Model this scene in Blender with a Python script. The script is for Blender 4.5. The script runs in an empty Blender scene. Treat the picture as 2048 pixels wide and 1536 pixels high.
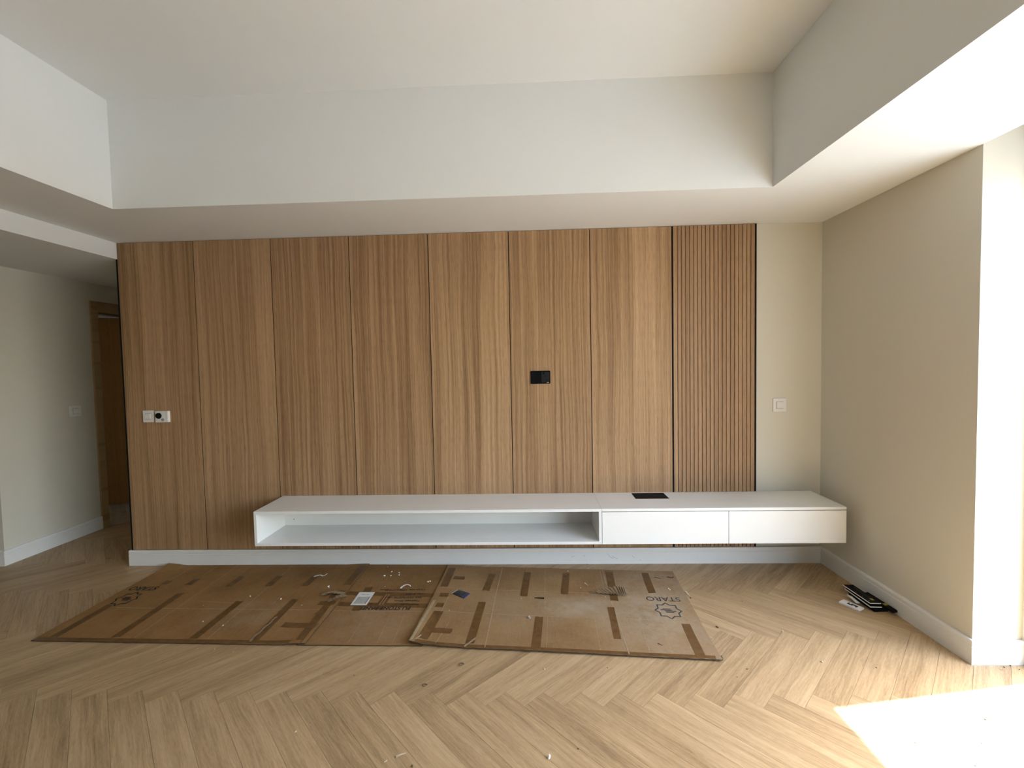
import bpy, bmesh, math, random
from mathutils import Vector, Matrix, noise

random.seed(7)
scene = bpy.context.scene
C = scene.collection

# ------------------------------------------------------------------ camera, sky, sun, exposure
F_PX = 902.93
YAW, PIT, ROL = 0.0362, -0.0412, 0.0200
CAM = (3.1297, -3.3834, 1.5096)
cam_d = bpy.data.cameras.new('camera')
cam_d.sensor_fit = 'HORIZONTAL'; cam_d.sensor_width = 36.0
cam_d.lens = F_PX / 2048 * 36.0
cam_d.clip_start = 0.05; cam_d.clip_end = 500
cam = bpy.data.objects.new('camera', cam_d); C.objects.link(cam)
M = (Matrix.Rotation(YAW, 3, 'Z') @ Matrix.Rotation(PIT, 3, 'X') @ Matrix.Rotation(ROL, 3, 'Y'))
right, fwd, up = M.col[0], M.col[1], M.col[2]
R3 = Matrix((right, up, -fwd)).transposed()
cam.matrix_world = Matrix.Translation(CAM) @ R3.to_4x4()
scene.camera = cam

SUN_ALT = math.radians(62.8)
SUN_H = Vector((0.986, 0.166, 0)).normalized()
SUN_DIR = (SUN_H * math.cos(SUN_ALT) + Vector((0, 0, math.sin(SUN_ALT)))).normalized()
world = bpy.data.worlds.new('sky'); scene.world = world
world.use_nodes = True
wn = world.node_tree.nodes; wl = world.node_tree.links
for n in list(wn): wn.remove(n)
wo = wn.new('ShaderNodeOutputWorld'); wb = wn.new('ShaderNodeBackground'); ws = wn.new('ShaderNodeTexSky')
ws.sky_type = 'NISHITA'; ws.sun_disc = False
ws.sun_elevation = SUN_ALT; ws.sun_rotation = math.radians(80)
ws.air_density = 1.2; ws.dust_density = 2.2; ws.ozone_density = 1.0
wb.inputs['Strength'].default_value = 1.95
whs = wn.new('ShaderNodeHueSaturation'); whs.inputs['Saturation'].default_value = 0.86   # hazy, pale sky
wl.new(ws.outputs[0], whs.inputs['Color']); wl.new(whs.outputs[0], wb.inputs[0]); wl.new(wb.outputs[0], wo.inputs[0])

sun_d = bpy.data.lights.new('sun', 'SUN'); sun_d.energy = 25.0; sun_d.angle = math.radians(0.53)
sun_d.color = (0.74, 0.90, 1.0)
sun = bpy.data.objects.new('sun', sun_d); C.objects.link(sun)
sun.rotation_euler = SUN_DIR.to_track_quat('Z', 'Y').to_euler()
sun.location = (12, 1, 14)
# sampling portal in the window opening (emits nothing itself)
po_d = bpy.data.lights.new('window_portal', 'AREA'); po_d.shape = 'RECTANGLE'
po_d.size = 3.4; po_d.size_y = 2.45; po_d.cycles.is_portal = True
po = bpy.data.objects.new('window_portal', po_d); C.objects.link(po)
po.location = (5.66, -2.8975, 1.225)
po.rotation_euler = (math.radians(90), 0, math.radians(90))

vs = scene.view_settings
vs.view_transform = 'Standard'; vs.look = 'None'; vs.gamma = 1.0; vs.use_curve_mapping = False
vs.exposure = 0.10
scene.cycles.max_bounces = 8; scene.cycles.glossy_bounces = 2; scene.cycles.transmission_bounces = 2

# ------------------------------------------------------------------ node helpers / materials
class NT:
    def __init__(s, name):
        s.m = bpy.data.materials.new(name); s.m.use_nodes = True
        s.t = s.m.node_tree; s.n = s.t.nodes; s.l = s.t.links
        s.b = s.n['Principled BSDF']
    def node(s, typ, **kw):
        n = s.n.new(typ)
        for k, v in kw.items(): setattr(n, k, v)
        return n
    def link(s, a, b): s.l.new(a, b)
    def set(s, **kw):
        for k, v in kw.items():
            s.b.inputs[k.replace('_', ' ')].default_value = v
    def coords(s, which='Object'):
        return s.node('ShaderNodeTexCoord').outputs[which]
    def mapping(s, src, scale=(1, 1, 1), loc=None):
        mp = s.node('ShaderNodeMapping'); mp.inputs['Scale'].default_value = scale
        s.link(src, mp.inputs['Vector'])
        if loc is not None:
            if hasattr(loc, 'links') or hasattr(loc, 'is_linked'): s.link(loc, mp.inputs['Location'])
            else: mp.inputs['Location'].default_value = loc
        return mp.outputs[0]
    def noise(s, vec, scale=1.0, detail=3, rough=0.5, dist=0.0):
        n = s.node('ShaderNodeTexNoise'); n.inputs['Scale'].default_value = scale
        n.inputs['Detail'].default_value = detail; n.inputs['Roughness'].default_value = rough
        n.inputs['Distortion'].default_value = dist
        s.link(vec, n.inputs['Vector']); return n.outputs['Fac']
    def ramp(s, fac, stops):
        r = s.node('ShaderNodeValToRGB'); el = r.color_ramp.elements
        while len(el) > 1: el.remove(el[-1])
        el[0].position = stops[0][0]; el[0].color = (*stops[0][1], 1)
        for p, c in stops[1:]:
            e = el.new(p); e.color = (*c, 1)
        s.link(fac, r.inputs[0]); return r.outputs[0]
    def math(s, op, a, b=None, c=None, clamp=False):
        n = s.node('ShaderNodeMath', operation=op); n.use_clamp = clamp
        for i, v in enumerate((a, b, c)):
            if v is None: continue
            if isinstance(v, (int, float)): n.inputs[i].default_value = v
            else: s.link(v, n.inputs[i])
        return n.outputs[0]
    def mix(s, fac, a, b, mode='MIX'):
        n = s.node('ShaderNodeMix', data_type='RGBA', blend_type=mode)
        for sock, v in ((n.inputs[0], fac), (n.inputs[6], a), (n.inputs[7], b)):
            if isinstance(v, (int, float)): sock.default_value = v
            elif isinstance(v, tuple): sock.default_value = (*v, 1)
            else: s.link(v, sock)
        return n.outputs[2]
    def bump(s, h, strength=0.1, dist=0.002):
        n = s.node('ShaderNodeBump'); n.inputs['Strength'].default_value = strength
        n.inputs['Distance'].default_value = dist
        s.link(h, n.inputs['Height']); s.link(n.outputs[0], s.b.inputs['Normal'])
    def rand(s):
        return s.node('ShaderNodeObjectInfo').outputs['Random']

def mat_plain(name, col, rough=0.5, var=0.04, scale=40, bump=0.0, **kw):
    t = NT(name); v = t.coords()
    n = t.noise(v, scale, 3)
    f = t.ramp(n, [(0.3, tuple(c * (1 - var) for c in col)), (0.7, tuple(min(1, c * (1 + var)) for c in col))])
    t.link(f, t.b.inputs['Base Color']); t.set(Roughness=rough, **kw)
    if bump: t.bump(n, bump, 0.001)
    return t.m

def mat_paint(name, col, rough=0.75):
    t = NT(name); v = t.coords()
    big = t.noise(v, 1.3, 2); fine = t.noise(v, 220, 3, 0.6)
    f = t.ramp(big, [(0.25, tuple(c * 0.985 for c in col)), (0.75, tuple(min(1, c * 1.012) for c in col))])
    t.link(f, t.b.inputs['Base Color']); t.set(Roughness=rough)
    t.b.inputs['Specular IOR Level'].default_value = 0.25
    t.bump(fine, 0.12, 0.0006)
    return t.m

def mat_panel(name, stops, wide=1.0, wav=0.05):
    """vertical straight-grained veneer; local x across the grain, z along it"""
    t = NT(name); co = t.coords(); r = t.rand()
    off = t.node('ShaderNodeCombineXYZ')
    t.link(t.math('MULTIPLY', r, 37.0), off.inputs[0]); t.link(t.math('MULTIPLY', r, 11.0), off.inputs[2])
    va = t.node('ShaderNodeVectorMath', operation='ADD'); t.link(co, va.inputs[0]); t.link(off.outputs[0], va.inputs[1])
    p = va.outputs[0]
    wob = t.noise(t.mapping(p, (3, 1, 1.1)), 1.0, 2)
    wx = t.node('ShaderNodeCombineXYZ'); t.link(t.math('MULTIPLY', t.math('SUBTRACT', wob, 0.5), wav), wx.inputs[0])
    vb = t.node('ShaderNodeVectorMath', operation='ADD'); t.link(p, vb.inputs[0]); t.link(wx.outputs[0], vb.inputs[1])
    q = vb.outputs[0]
    band = t.noise(t.mapping(q, (13 * wide, 1, 0.20)), 1.0, 2, 0.5)
    mid = t.noise(t.mapping(q, (62 * wide, 1, 0.40)), 1.0, 4, 0.62)
    fine = t.noise(t.mapping(p, (260, 1, 2.6)), 1.0, 3, 0.65)
    pore = t.noise(t.mapping(p, (420, 1, 14)), 1.0, 2, 0.6)
    s = t.math('ADD', t.math('MULTIPLY', band, 0.31), t.math('MULTIPLY', mid, 0.47))
    s = t.math('ADD', s, t.math('MULTIPLY', fine, 0.22))
    s = t.math('ADD', s, t.math('MULTIPLY', t.math('SUBTRACT', r, 0.5), 0.05))
    col = t.ramp(s, stops)
    pm = t.ramp(pore, [(0.36, (0.62, 0.58, 0.54)), (0.50, (1, 1, 1))])
    col = t.mix(0.60, col, pm, 'MULTIPLY')
    t.link(col, t.b.inputs['Base Color']); t.set(Roughness=0.55)
    t.b.inputs['Specular IOR Level'].default_value = 0.3
    t.bump(fine, 0.06, 0.0006)
    return t.m

def mat_floor(name):
    """plank: local x along the board, y across it"""
    t = NT(name); co = t.coords(); r = t.rand()
    off = t.node('ShaderNodeCombineXYZ')
    t.link(t.math('MULTIPLY', r, 53.0), off.inputs[0]); t.link(t.math('MULTIPLY', r, 29.0), off.inputs[1])
    va = t.node('ShaderNodeVectorMath', operation='ADD'); t.link(co, va.inputs[0]); t.link(off.outputs[0], va.inputs[1])
    p = va.outputs[0]
    wob = t.noise(t.mapping(p, (2.6, 9, 1)), 1.0, 2)
    wy = t.node('ShaderNodeCombineXYZ'); t.link(t.math('MULTIPLY', t.math('SUBTRACT', wob, 0.5), 0.034), wy.inputs[1])
    vb = t.node('ShaderNodeVectorMath', operation='ADD'); t.link(p, vb.inputs[0]); t.link(wy.outputs[0], vb.inputs[1])
    q = vb.outputs[0]
    band = t.noise(t.mapping(q, (1.1, 15, 1)), 1.0, 3, 0.55)
    grain = t.noise(t.mapping(q, (4.5, 110, 1)), 1.0, 5, 0.68)
    fibre = t.noise(t.mapping(p, (30, 380, 1)), 1.0, 3, 0.65)
    knot = t.noise(t.mapping(p, (5, 9, 1)), 1.0, 2, 0.5)
    s = t.math('ADD', t.math('MULTIPLY', band, 0.36), t.math('MULTIPLY', grain, 0.38))
    s = t.math('ADD', s, t.math('MULTIPLY', fibre, 0.26))
    s = t.math('ADD', s, t.math('MULTIPLY', t.math('SUBTRACT', r, 0.5), 0.085))
    s = t.math('SUBTRACT', s, t.math('MULTIPLY', t.math('GREATER_THAN', knot, 0.74), 0.05))
    col = t.ramp(s, [(0.32, (0.205, 0.129, 0.063)), (0.43, (0.355, 0.235, 0.120)),
                     (0.52, (0.465, 0.319, 0.170)), (0.65, (0.580, 0.413, 0.236))])
    t.link(col, t.b.inputs['Base Color'])
    ro = t.ramp(grain, [(0.3, (0.50,) * 3), (0.7, (0.40,) * 3)])
    t.link(ro, t.b.inputs['Roughness']); t.b.inputs['Specular IOR Level'].default_value = 0.42
    t.bump(grain, 0.10, 0.0007)
    return t.m

def mat_cardboard(name, dust, stops):
    t = NT(name); co = t.coords()
    big = t.noise(co, 3.2, 4, 0.6); fl = t.noise(t.mapping(co, (330, 7, 1)), 1.0, 2); sp = t.noise(co, 60, 3, 0.6)
    s = t.math('ADD', t.math('MULTIPLY', big, 0.5), t.math('MULTIPLY', fl, 0.28))
    s = t.math('ADD', s, t.math('MULTIPLY', sp, 0.22))
    col = t.ramp(s, stops)
    for cx, cy, rx, ry, amt in dust:      # plaster dust trodden into the board
        sx = t.node('ShaderNodeSeparateXYZ'); t.link(co, sx.inputs[0])
        dx = t.math('DIVIDE', t.math('SUBTRACT', sx.outputs[0], cx), rx)
        dy = t.math('DIVIDE', t.math('SUBTRACT', sx.outputs[1], cy), ry)
        d2 = t.math('ADD', t.math('MULTIPLY', dx, dx), t.math('MULTIPLY', dy, dy))
        fall = t.math('SUBTRACT', 1.0, d2, clamp=True)
        n = t.noise(co, 7.5, 5, 0.68)
        nn = t.math('MULTIPLY', t.math('SUBTRACT', n, 0.22, clamp=True), 2.6, clamp=True)
        f = t.math('MULTIPLY', t.math('MULTIPLY', fall, nn), amt, clamp=True)
        col = t.mix(f, col, (0.44, 0.365, 0.27))
    t.link(col, t.b.inputs['Base Color']); t.set(Roughness=0.85)
    t.b.inputs['Specular IOR Level'].default_value = 0.2
    t.bump(fl, 0.15, 0.0008)
    return t.m

def mat_tape(name):
    t = NT(name); co = t.coords()
    n = t.noise(co, 26, 4, 0.6); w = t.noise(t.mapping(co, (14, 60, 1)), 1.0, 3)
    col = t.ramp(n, [(0.3, (0.120, 0.059, 0.018)), (0.7, (0.180, 0.093, 0.031))])
    t.link(col, t.b.inputs['Base Color']); t.set(Roughness=0.45)
    t.b.inputs['Specular IOR Level'].default_value = 0.18
    t.bump(w, 0.3, 0.0015)
    return t.m

MT = {}
MT['white_paint'] = mat_paint('white ceiling paint', (0.79, 0.805, 0.80))
MT['beige_paint'] = mat_paint('beige wall paint', (0.685, 0.655, 0.572))
MT['trim_paint'] = mat_plain('white satin trim paint', (0.80, 0.80, 0.79), 0.35, 0.015, 8)
MT['lacquer'] = mat_plain('white lacquer', (0.83, 0.825, 0.80), 0.42, 0.012, 6)
MT['plastic'] = mat_plain('white plastic', (0.80, 0.79, 0.77), 0.30, 0.01, 30)
MT['black'] = mat_plain('black matte', (0.007, 0.007, 0.0075), 0.7, 0.1, 30)
MT['black_gloss'] = mat_plain('black glass', (0.005, 0.005, 0.006), 0.12, 0.1, 30)
MT['black_gloss'].node_tree.nodes['Principled BSDF'].inputs['Specular IOR Level'].default_value = 0.12
MT['dark_grey'] = mat_plain('charcoal plastic', (0.014, 0.015, 0.015), 0.5, 0.1, 30)
for k_ in ('black', 'dark_grey'): MT[k_].node_tree.nodes['Principled BSDF'].inputs['Specular IOR Level'].default_value = 0.15
MT['grey'] = mat_plain('grey plastic', (0.33, 0.33, 0.31), 0.4, 0.05, 30)
MT['panel'] = mat_panel('walnut veneer', [(0.31, (0.150, 0.081, 0.036)), (0.44, (0.286, 0.165, 0.081)),
                                          (0.53, (0.419, 0.261, 0.140)), (0.64, (0.540, 0.352, 0.200))])
MT['slat'] = mat_panel('walnut slat veneer', [(0.30, (0.197, 0.110, 0.054)), (0.45, (0.307, 0.181, 0.093)),
                                              (0.55, (0.392, 0.242, 0.130)), (0.70, (0.484, 0.316, 0.180))], 1.2, 0.012)
MT['door_frame'] = mat_panel('oak door frame veneer', [(0.30, (0.36, 0.245, 0.115)), (0.5, (0.45, 0.31, 0.155)), (0.7, (0.52, 0.37, 0.20))])
MT['door_leaf'] = mat_panel('brown door veneer', [(0.30, (0.36, 0.175, 0.040)), (0.5, (0.45, 0.225, 0.056)), (0.7, (0.52, 0.27, 0.075))])
MT['floor'] = mat_floor('oak vinyl plank')
MT['subfloor'] = mat_plain('grey screed', (0.10, 0.085, 0.065), 0.9)
MT['card_left'] = mat_cardboard('brown cardboard', [(1.35, -0.72, 0.35, 0.22, 0.20), (2.2, -0.8, 0.4, 0.3, 0.25)],
                                [(0.30, (0.190, 0.098, 0.032)), (0.50, (0.275, 0.150, 0.055)), (0.70, (0.345, 0.200, 0.080))])
MT['card_right'] = mat_cardboard('dusty brown cardboard', [(3.40, -0.63, 0.26, 0.15, 0.62), (3.78, -0.68, 0.40, 0.34, 0.45),
                                                           (3.95, -0.95, 0.50, 0.45, 0.36), (3.05, -0.66, 0.40, 0.28, 0.22), (4.0, -0.35, 0.45, 0.35, 0.42)],
                                 [(0.30, (0.215, 0.122, 0.050)), (0.50, (0.300, 0.181, 0.080)), (0.70, (0.370, 0.238, 0.117))])
MT['card_edge'] = mat_plain('worn cardboard crease', (0.38, 0.27, 0.165), 0.85, 0.15, 60)
MT['card_torn'] = mat_plain('torn cardboard', (0.33, 0.235, 0.14), 0.9, 0.25, 70)
MT['tape'] = mat_tape('brown packing tape')
MT['ink'] = mat_plain('black print', (0.016, 0.014, 0.013), 0.7, 0.2, 60)
MT['ink_worn'] = mat_plain('worn grey print', (0.075, 0.072, 0.064), 0.8, 0.35, 45)
MT['paper'] = mat_plain('white paper', (0.70, 0.69, 0.65), 0.7, 0.03, 50)
MT['paper_print'] = mat_plain('grey print on paper', (0.41, 0.41, 0.37), 0.7, 0.12, 90)
MT['paper_row'] = mat_plain('faint print on paper', (0.46, 0.46, 0.43), 0.7, 0.10, 90)
MT['foam'] = mat_plain('white foam', (0.80, 0.78, 0.73), 0.8, 0.06, 80)
MT['chip'] = mat_plain('pale wood chip', (0.56, 0.46, 0.33), 0.8, 0.15, 80)
MT['chip_dark'] = mat_plain('dark brown chip', (0.10, 0.065, 0.035), 0.8, 0.2, 80)
MT['packet'] = mat_plain('dark plastic film', (0.030, 0.032, 0.036), 0.30, 0.5, 55)
MT['packet_blue'] = mat_plain('blue plastic seal', (0.022, 0.030, 0.16), 0.3, 0.2, 40)
MT['clear'] = mat_plain('cloudy clear plastic', (0.36, 0.31, 0.25), 0.15, 0.2, 90)
MT['flute_shade'] = mat_plain('shaded corrugated edge', (0.045, 0.028, 0.014), 0.9, 0.3, 200)  # shade in the flutes and under the edge, painted as dark colour
MT['lip'] = mat_plain('pale torn paper liner', (0.46, 0.36, 0.22), 0.85, 0.15, 60)
MT['film'] = mat_plain('creased brown film', (0.27, 0.185, 0.105), 0.3, 0.25, 60)
MT['yellow'] = mat_plain('yellow print', (0.42, 0.31, 0.035), 0.6, 0.25, 150)
MT['alu'] = mat_plain('white aluminium frame', (0.70, 0.69, 0.67), 0.4, 0.02, 10)
MT['stone'] = mat_plain('balcony stone tile', (0.34, 0.34, 0.335), 0.7, 0.05, 4)
MT['sand'] = mat_plain('sandy ground', (0.26, 0.235, 0.19), 0.9, 0.12, 0.4)
def mat_glass():
    t = NT('window glass'); out = t.n['Material Output']
    tr = t.node('ShaderNodeBsdfTransparent'); gl = t.node('ShaderNodeBsdfGlossy'); gl.inputs['Roughness'].default_value = 0.02
    mx = t.node('ShaderNodeMixShader'); mx.inputs[0].default_value = 0.03; t.link(tr.outputs[0], mx.inputs[1]); t.link(gl.outputs[0], mx.inputs[2])
    t.link(mx.outputs[0], out.inputs[0]); t.n.remove(t.b); return t.m
MT['glass'] = mat_glass()

# ------------------------------------------------------------------ object helpers
def link(o, parent=None):
    C.objects.link(o)
    if parent is not None: o.parent = parent
    return o
def mesh_obj(name, verts, faces, mat, parent=None, smooth=False, loc=None):
    me = bpy.data.meshes.new(name); me.from_pydata([tuple(v) for v in verts], [], faces); me.update()
    bm = bmesh.new(); bm.from_mesh(me); bmesh.ops.recalc_face_normals(bm, faces=bm.faces); bm.to_mesh(me); bm.free()
    if smooth:
        for p in me.polygons: p.use_smooth = True
    me.materials.append(MT[mat]); o = bpy.data.objects.new(name, me)
    if loc: o.location = loc
    return link(o, parent)
def bm_obj(name, bm, mat, parent=None, loc=None, smooth=False):
    me = bpy.data.meshes.new(name); bmesh.ops.recalc_face_normals(bm, faces=bm.faces); bm.to_mesh(me); bm.free()
    if smooth:
        for p in me.polygons: p.use_smooth = True
    me.materials.append(MT[mat]); o = bpy.data.objects.new(name, me)
    if loc: o.location = loc
    return link(o, parent)
def add_box(bm, a, b):
    r = bmesh.ops.create_cube(bm, size=1.0)
    for v in r['verts']:
        v.co = Vector([(a[i] + b[i]) / 2 + v.co[i] * (b[i] - a[i]) for i in range(3)])
    return r['verts']
def box(name, a, b, mat, parent=None, bevel=0.0, seg=1, local=False):
    """axis-aligned box; local=True puts the object's origin at corner a"""
    bm = bmesh.new()
    o = Vector(a) if local else Vector((0, 0, 0))
    add_box(bm, Vector(a) - o, Vector(b) - o)
    if bevel: bmesh.ops.bevel(bm, geom=bm.edges[:], offset=bevel, segments=seg, affect='EDGES', profile=0.5)
    return bm_obj(name, bm, mat, parent, tuple(o) if local else None)
def tag(o, label, cat, group=None):
    o['label'] = label; o['category'] = cat
    if group: o['group'] = group
    return o
def struct(o, label=None):
    o['kind'] = 'structure'
    if label: o['label'] = label
    return o
def thing(name, label, cat, loc=(0, 0, 0), group=None):
    o = bpy.data.objects.new(name, None); o.location = loc; link(o); o.empty_display_size = 0.1
    return tag(o, label, cat, group)
def prism(name, profile, path_axis, p0, p1, mat, parent=None):
    """profile: list of (depth,height); path_axis 'x' or 'y'. p0,p1 map: start/end along path, face position and outward sign"""
    pass

# ------------------------------------------------------------------ dimensions
H, H2, H3 = 2.505, 3.1475, 2.381        # soffit, tray ceiling, hall ceiling
XR, YC = 5.286, -1.141                  # right wall, its outer corner
YS, XBL, XBR = -0.690, 0.630, 4.556     # tray edges
XL = -1.055                             # hall left wall
XW = 5.52                               # window jamb plane
YB = -7.4; XFAR = -4.0; TOP = 3.35
BB = 0.12                               # baseboard height

# ------------------------------------------------------------------ setting: floor of herringbone planks
W_PL, L_PL = 0.1227, 0.6894
ROW_Y, ROW_X = -1.358, 3.172
floor = struct(box('floor', (XFAR, YB, -0.05), (5.7, 3.1, -0.0085), 'subfloor'), 'pale oak plank floor laid in herringbone')
g = 0.00045
bm = bmesh.new()
hx, hy = L_PL / 2 - g, W_PL / 2 - g
vs_ = add_box(bm, (-hx, -hy, -0.008), (hx, hy, 0))
pl_me = bpy.data.meshes.new('plank'); bmesh.ops.recalc_face_normals(bm, faces=bm.faces); bm.to_mesh(pl_me); bm.free()
pl_me.materials.append(MT['floor'])
def in_shell(x, y):
    if YB - 0.2 < y < 0.25 and XFAR - 0.2 < x < XR + 0.15: return True
    if YB - 0.2 < y < YC + 0.2 and XR - .1 < x < 5.75: return True
    if XFAR - 0.1 < x < 0.3 and 0 <= y < 3.1: return True
    return False
def seen(x, y):
    d = M.transposed() @ (Vector((x, y, 0)) - Vector(CAM))
    if d.y < 0.3: return False
    u = 1024 + F_PX * d.x / d.y; v = 768 - F_PX * d.z / d.y
    if y > 0.3 and not (XL - 0.9 < x < 0.1 and y < 2.2): return False
    return -160 < u < 2200 and v < 1680
rest = []
planks = []
sq = math.sqrt(2)
for strip in range(-9, 9):
    for k in range(-60, 60):
        for kind in (0, 1):
            if kind == 0: s0, t0 = k * W_PL + L_PL / 2, k * W_PL + W_PL / 2
            else: s0, t0 = k * W_PL - W_PL / 2, k * W_PL + L_PL / 2
            s0 += strip * L_PL; t0 -= strip * L_PL
            x = (s0 + t0) / sq + ROW_X; y = (s0 - t0) / sq + ROW_Y
            if not in_shell(x, y): continue
            ang = math.radians(45 if kind == 0 else -45)
            (planks if seen(x, y) else rest).append((x, y, ang))
rnd = random.Random(3)
for x, y, ang in planks:
    o = bpy.data.objects.new('plank', pl_me); link(o, floor)
    o.location = (x, y, rnd.uniform(-0.0003, 0)); o.rotation_euler = (0, 0, ang + (math.pi if rnd.random() < .5 else 0))
V, Fc = [], []
for x, y, ang in rest:
    ca, sa = math.cos(ang), math.sin(ang); b0 = len(V)
    for vx, vy, vz in ((-hx, -hy, -.008), (hx, -hy, -.008), (hx, hy, -.008), (-hx, hy, -.008), (-hx, -hy, 0), (hx, -hy, 0), (hx, hy, 0), (-hx, hy, 0)):
        V.append((x + ca * vx - sa * vy, y + sa * vx + ca * vy, vz))
    for f in ((4, 5, 6, 7), (0, 1, 5, 4), (1, 2, 6, 5), (2, 3, 7, 6), (3, 0, 4, 7)): Fc.append(tuple(i + b0 for i in f))
pf = mesh_obj('plank_field', V, Fc, 'floor', floor); pf['kind'] = 'stuff'

# ------------------------------------------------------------------ setting: walls
struct(box('wall_back', (0.0, 0.02, 0), (5.6, 0.17, TOP), 'beige_paint'), 'beige back wall behind the wood panels')
wr = struct(box('wall_right', (XR, YC, 0), (5.8, 0.02, TOP), 'beige_paint'), 'beige side wall ending in a bright outer corner')
wl_ = struct(box('wall_left', (XFAR, 0.0, 0), (XL - 0.1, 0.12, TOP), 'beige_paint'))
# hall wall with the doorway
DY0, DY1, DZ = 0.89, 1.72, 2.105
bm = bmesh.new()
add_box(bm, (XL - 0.1, 0.0, 0), (XL, DY0, TOP)); add_box(bm, (XL - 0.1, DY1, 0), (XL, 3.0, TOP)); add_box(bm, (XL - 0.1, DY0, DZ), (XL, DY1, TOP))
struct(bm_obj('wall_hall', bm, 'beige_paint'), 'hall wall with the doorway beside the wood panels')
struct(box('wall_hall_side', (0.0, 0.17, 0), (0.12, 3.0, TOP), 'beige_paint'))
struct(box('wall_hall_end', (XFAR, 3.0, 0), (0.12, 3.1, TOP), 'beige_paint'))
bm = bmesh.new()
add_box(bm, (XFAR - 0.1, YB, 0), (XFAR, 0.45, TOP)); add_box(bm, (XFAR - 0.1, 1.05, 0), (XFAR, 3.1, TOP))
add_box(bm, (XFAR - 0.1, 0.45, 0), (XFAR, 1.05, 0.9)); add_box(bm, (XFAR - 0.1, 0.45, 2.0), (XFAR, 1.05, TOP))  # opening left for the added window that lights the door leaf
struct(bm_obj('wall_far_left', bm, 'beige_paint'))
struct(box('wall_front', (XFAR - 0.1, YB - 0.1, 0), (5.8, YB, TOP), 'beige_paint'))
# window wall on the right: jamb, header, end pier
WY0, WY1, WZ = -1.195, -4.6, 2.45
struct(box('wall_window_jamb', (XW, WY0, 0), (5.65, YC, TOP), 'trim_paint'))
struct(box('wall_window_head', (XW, WY1, WZ), (5.65, WY0, TOP), 'beige_paint'))
struct(box('wall_window_pier', (XW, YB, 0), (5.70, WY1, TOP), 'beige_paint'))

# ------------------------------------------------------------------ setting: ceiling
ceil = struct(box('ceiling', (0.0, YB, H2), (5.8, 0.17, TOP), 'white_paint'), 'white recessed tray ceiling with deep soffits')
box('soffit', (0.0, YS, H), (XR, 0.02, H2), 'white_paint', ceil)
box('soffit', (0.0, YB, H), (XBL, YS, H2), 'white_paint', ceil)
box('soffit', (XBR, YB, H), (XR, YS, H2), 'white_paint', ceil)
box('soffit', (XBL, YB, H), (XBR, -6.4, H2), 'white_paint', ceil)
box('curtain_pocket', (XR, YB, 2.80), (XW, YC, H2), 'white_paint', ceil)
box('dropped_ceiling', (XFAR, YB, H3), (0.0, 3.0, TOP), 'white_paint', ceil)
box('dropped_ceiling', (XFAR, 0.12, 2.20), (XL - 0.1, 3.0, H3), 'white_paint', ceil)  # added low ceiling over the back room, masks the bright wall above the leaf
box('plaster_seam', (2.098, YS - 0.0008, H), (2.1015, YS, H + 0.27), 'white_paint', ceil)

# ------------------------------------------------------------------ setting: baseboards
PROF = [(0, 0), (0.016, 0), (0.016, 0.088), (0.0135, 0.0905), (0.0135, 0.0935), (0.0155, 0.096), (0.0155, 0.112), (0.012, 0.119), (0.009, 0.120), (0, 0.120)]
def baseboard(name, p0, p1, nrm, cut0=0.0, cut1=0.0):
    """profile swept from p0 to p1 on the floor; nrm points into the room; cut = mitre (+1 longer at the face)"""
    p0, p1, nrm = Vector((*p0, 0)), Vector((*p1, 0)), Vector((*nrm, 0))
    d = (p1 - p0).normalized(); V = []
    for base, cut, sgn in ((p0, cut0, -1), (p1, cut1, 1)):
        for dep, h in PROF: V.append(base + nrm * dep + d * (sgn * cut * dep) + Vector((0, 0, h)))
    n = len(PROF); Fs = [tuple(range(n)), tuple(range(2 * n - 1, n - 1, -1))]
    for i in range(n): j = (i + 1) % n; Fs.append((i, j, n + j, n + i))
    return struct(mesh_obj(name, V, Fs, 'trim_paint'))
baseboard('baseboard_back', (-0.022, 0.0), (2.900, 0.0), (0, -1))
bb2 = baseboard('baseboard_back', (2.9006, 0.0), (XR, 0.0), (0, -1), 0, -1)
baseboard('baseboard_right', (XR, 0.0), (XR, YC), (-1, 0), -1, 1)
baseboard('baseboard_column', (XR, YC), (XW, YC), (0, -1), 1, 0)
baseboard('baseboard_hall', (XL, 0.815), (XL, 0.0), (1, 0), 0, 1)
baseboard('baseboard_left', (XL, 0.0), (XFAR, 0.0), (0, -1), 1, 0)
def scuff(pts, w):
    V, Fs = [], []
    for x, z in pts: V += [(x, -0.0163, z - w / 2), (x, -0.0163, z + w / 2), (x, -0.0160, z + w / 2), (x, -0.0160, z - w / 2)]
    for i in range(len(pts) - 1):
        for k in range(4): Fs.append((4 * i + k, 4 * i + (k + 1) % 4, 4 * i + 4 + (k + 1) % 4, 4 * i + 4 + k))
    return mesh_obj('scuff_mark', V, Fs, 'grey', bb2)
for pts, w in (([(3.700, 0.083), (3.712, 0.062), (3.728, 0.048), (3.745, 0.042)], 0.0028), ([(3.735, 0.060), (3.755, 0.050), (3.772, 0.036), (3.778, 0.047)], 0.0022),
               ([(3.43, 0.055), (3.452, 0.061)], 0.002), ([(3.52, 0.060), (3.535, 0.066)], 0.002), ([(3.885, 0.060), (3.905, 0.047)], 0.0018), ([(3.94, 0.030), (3.952, 0.028)], 0.0022)):
    scuff(pts, w)
# nib closing the end of the back wall behind the baseboard
struct(box('wall_back_end', (-0.022, 0.0, 0), (0.0, 0.17, BB), 'trim_paint'))

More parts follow.
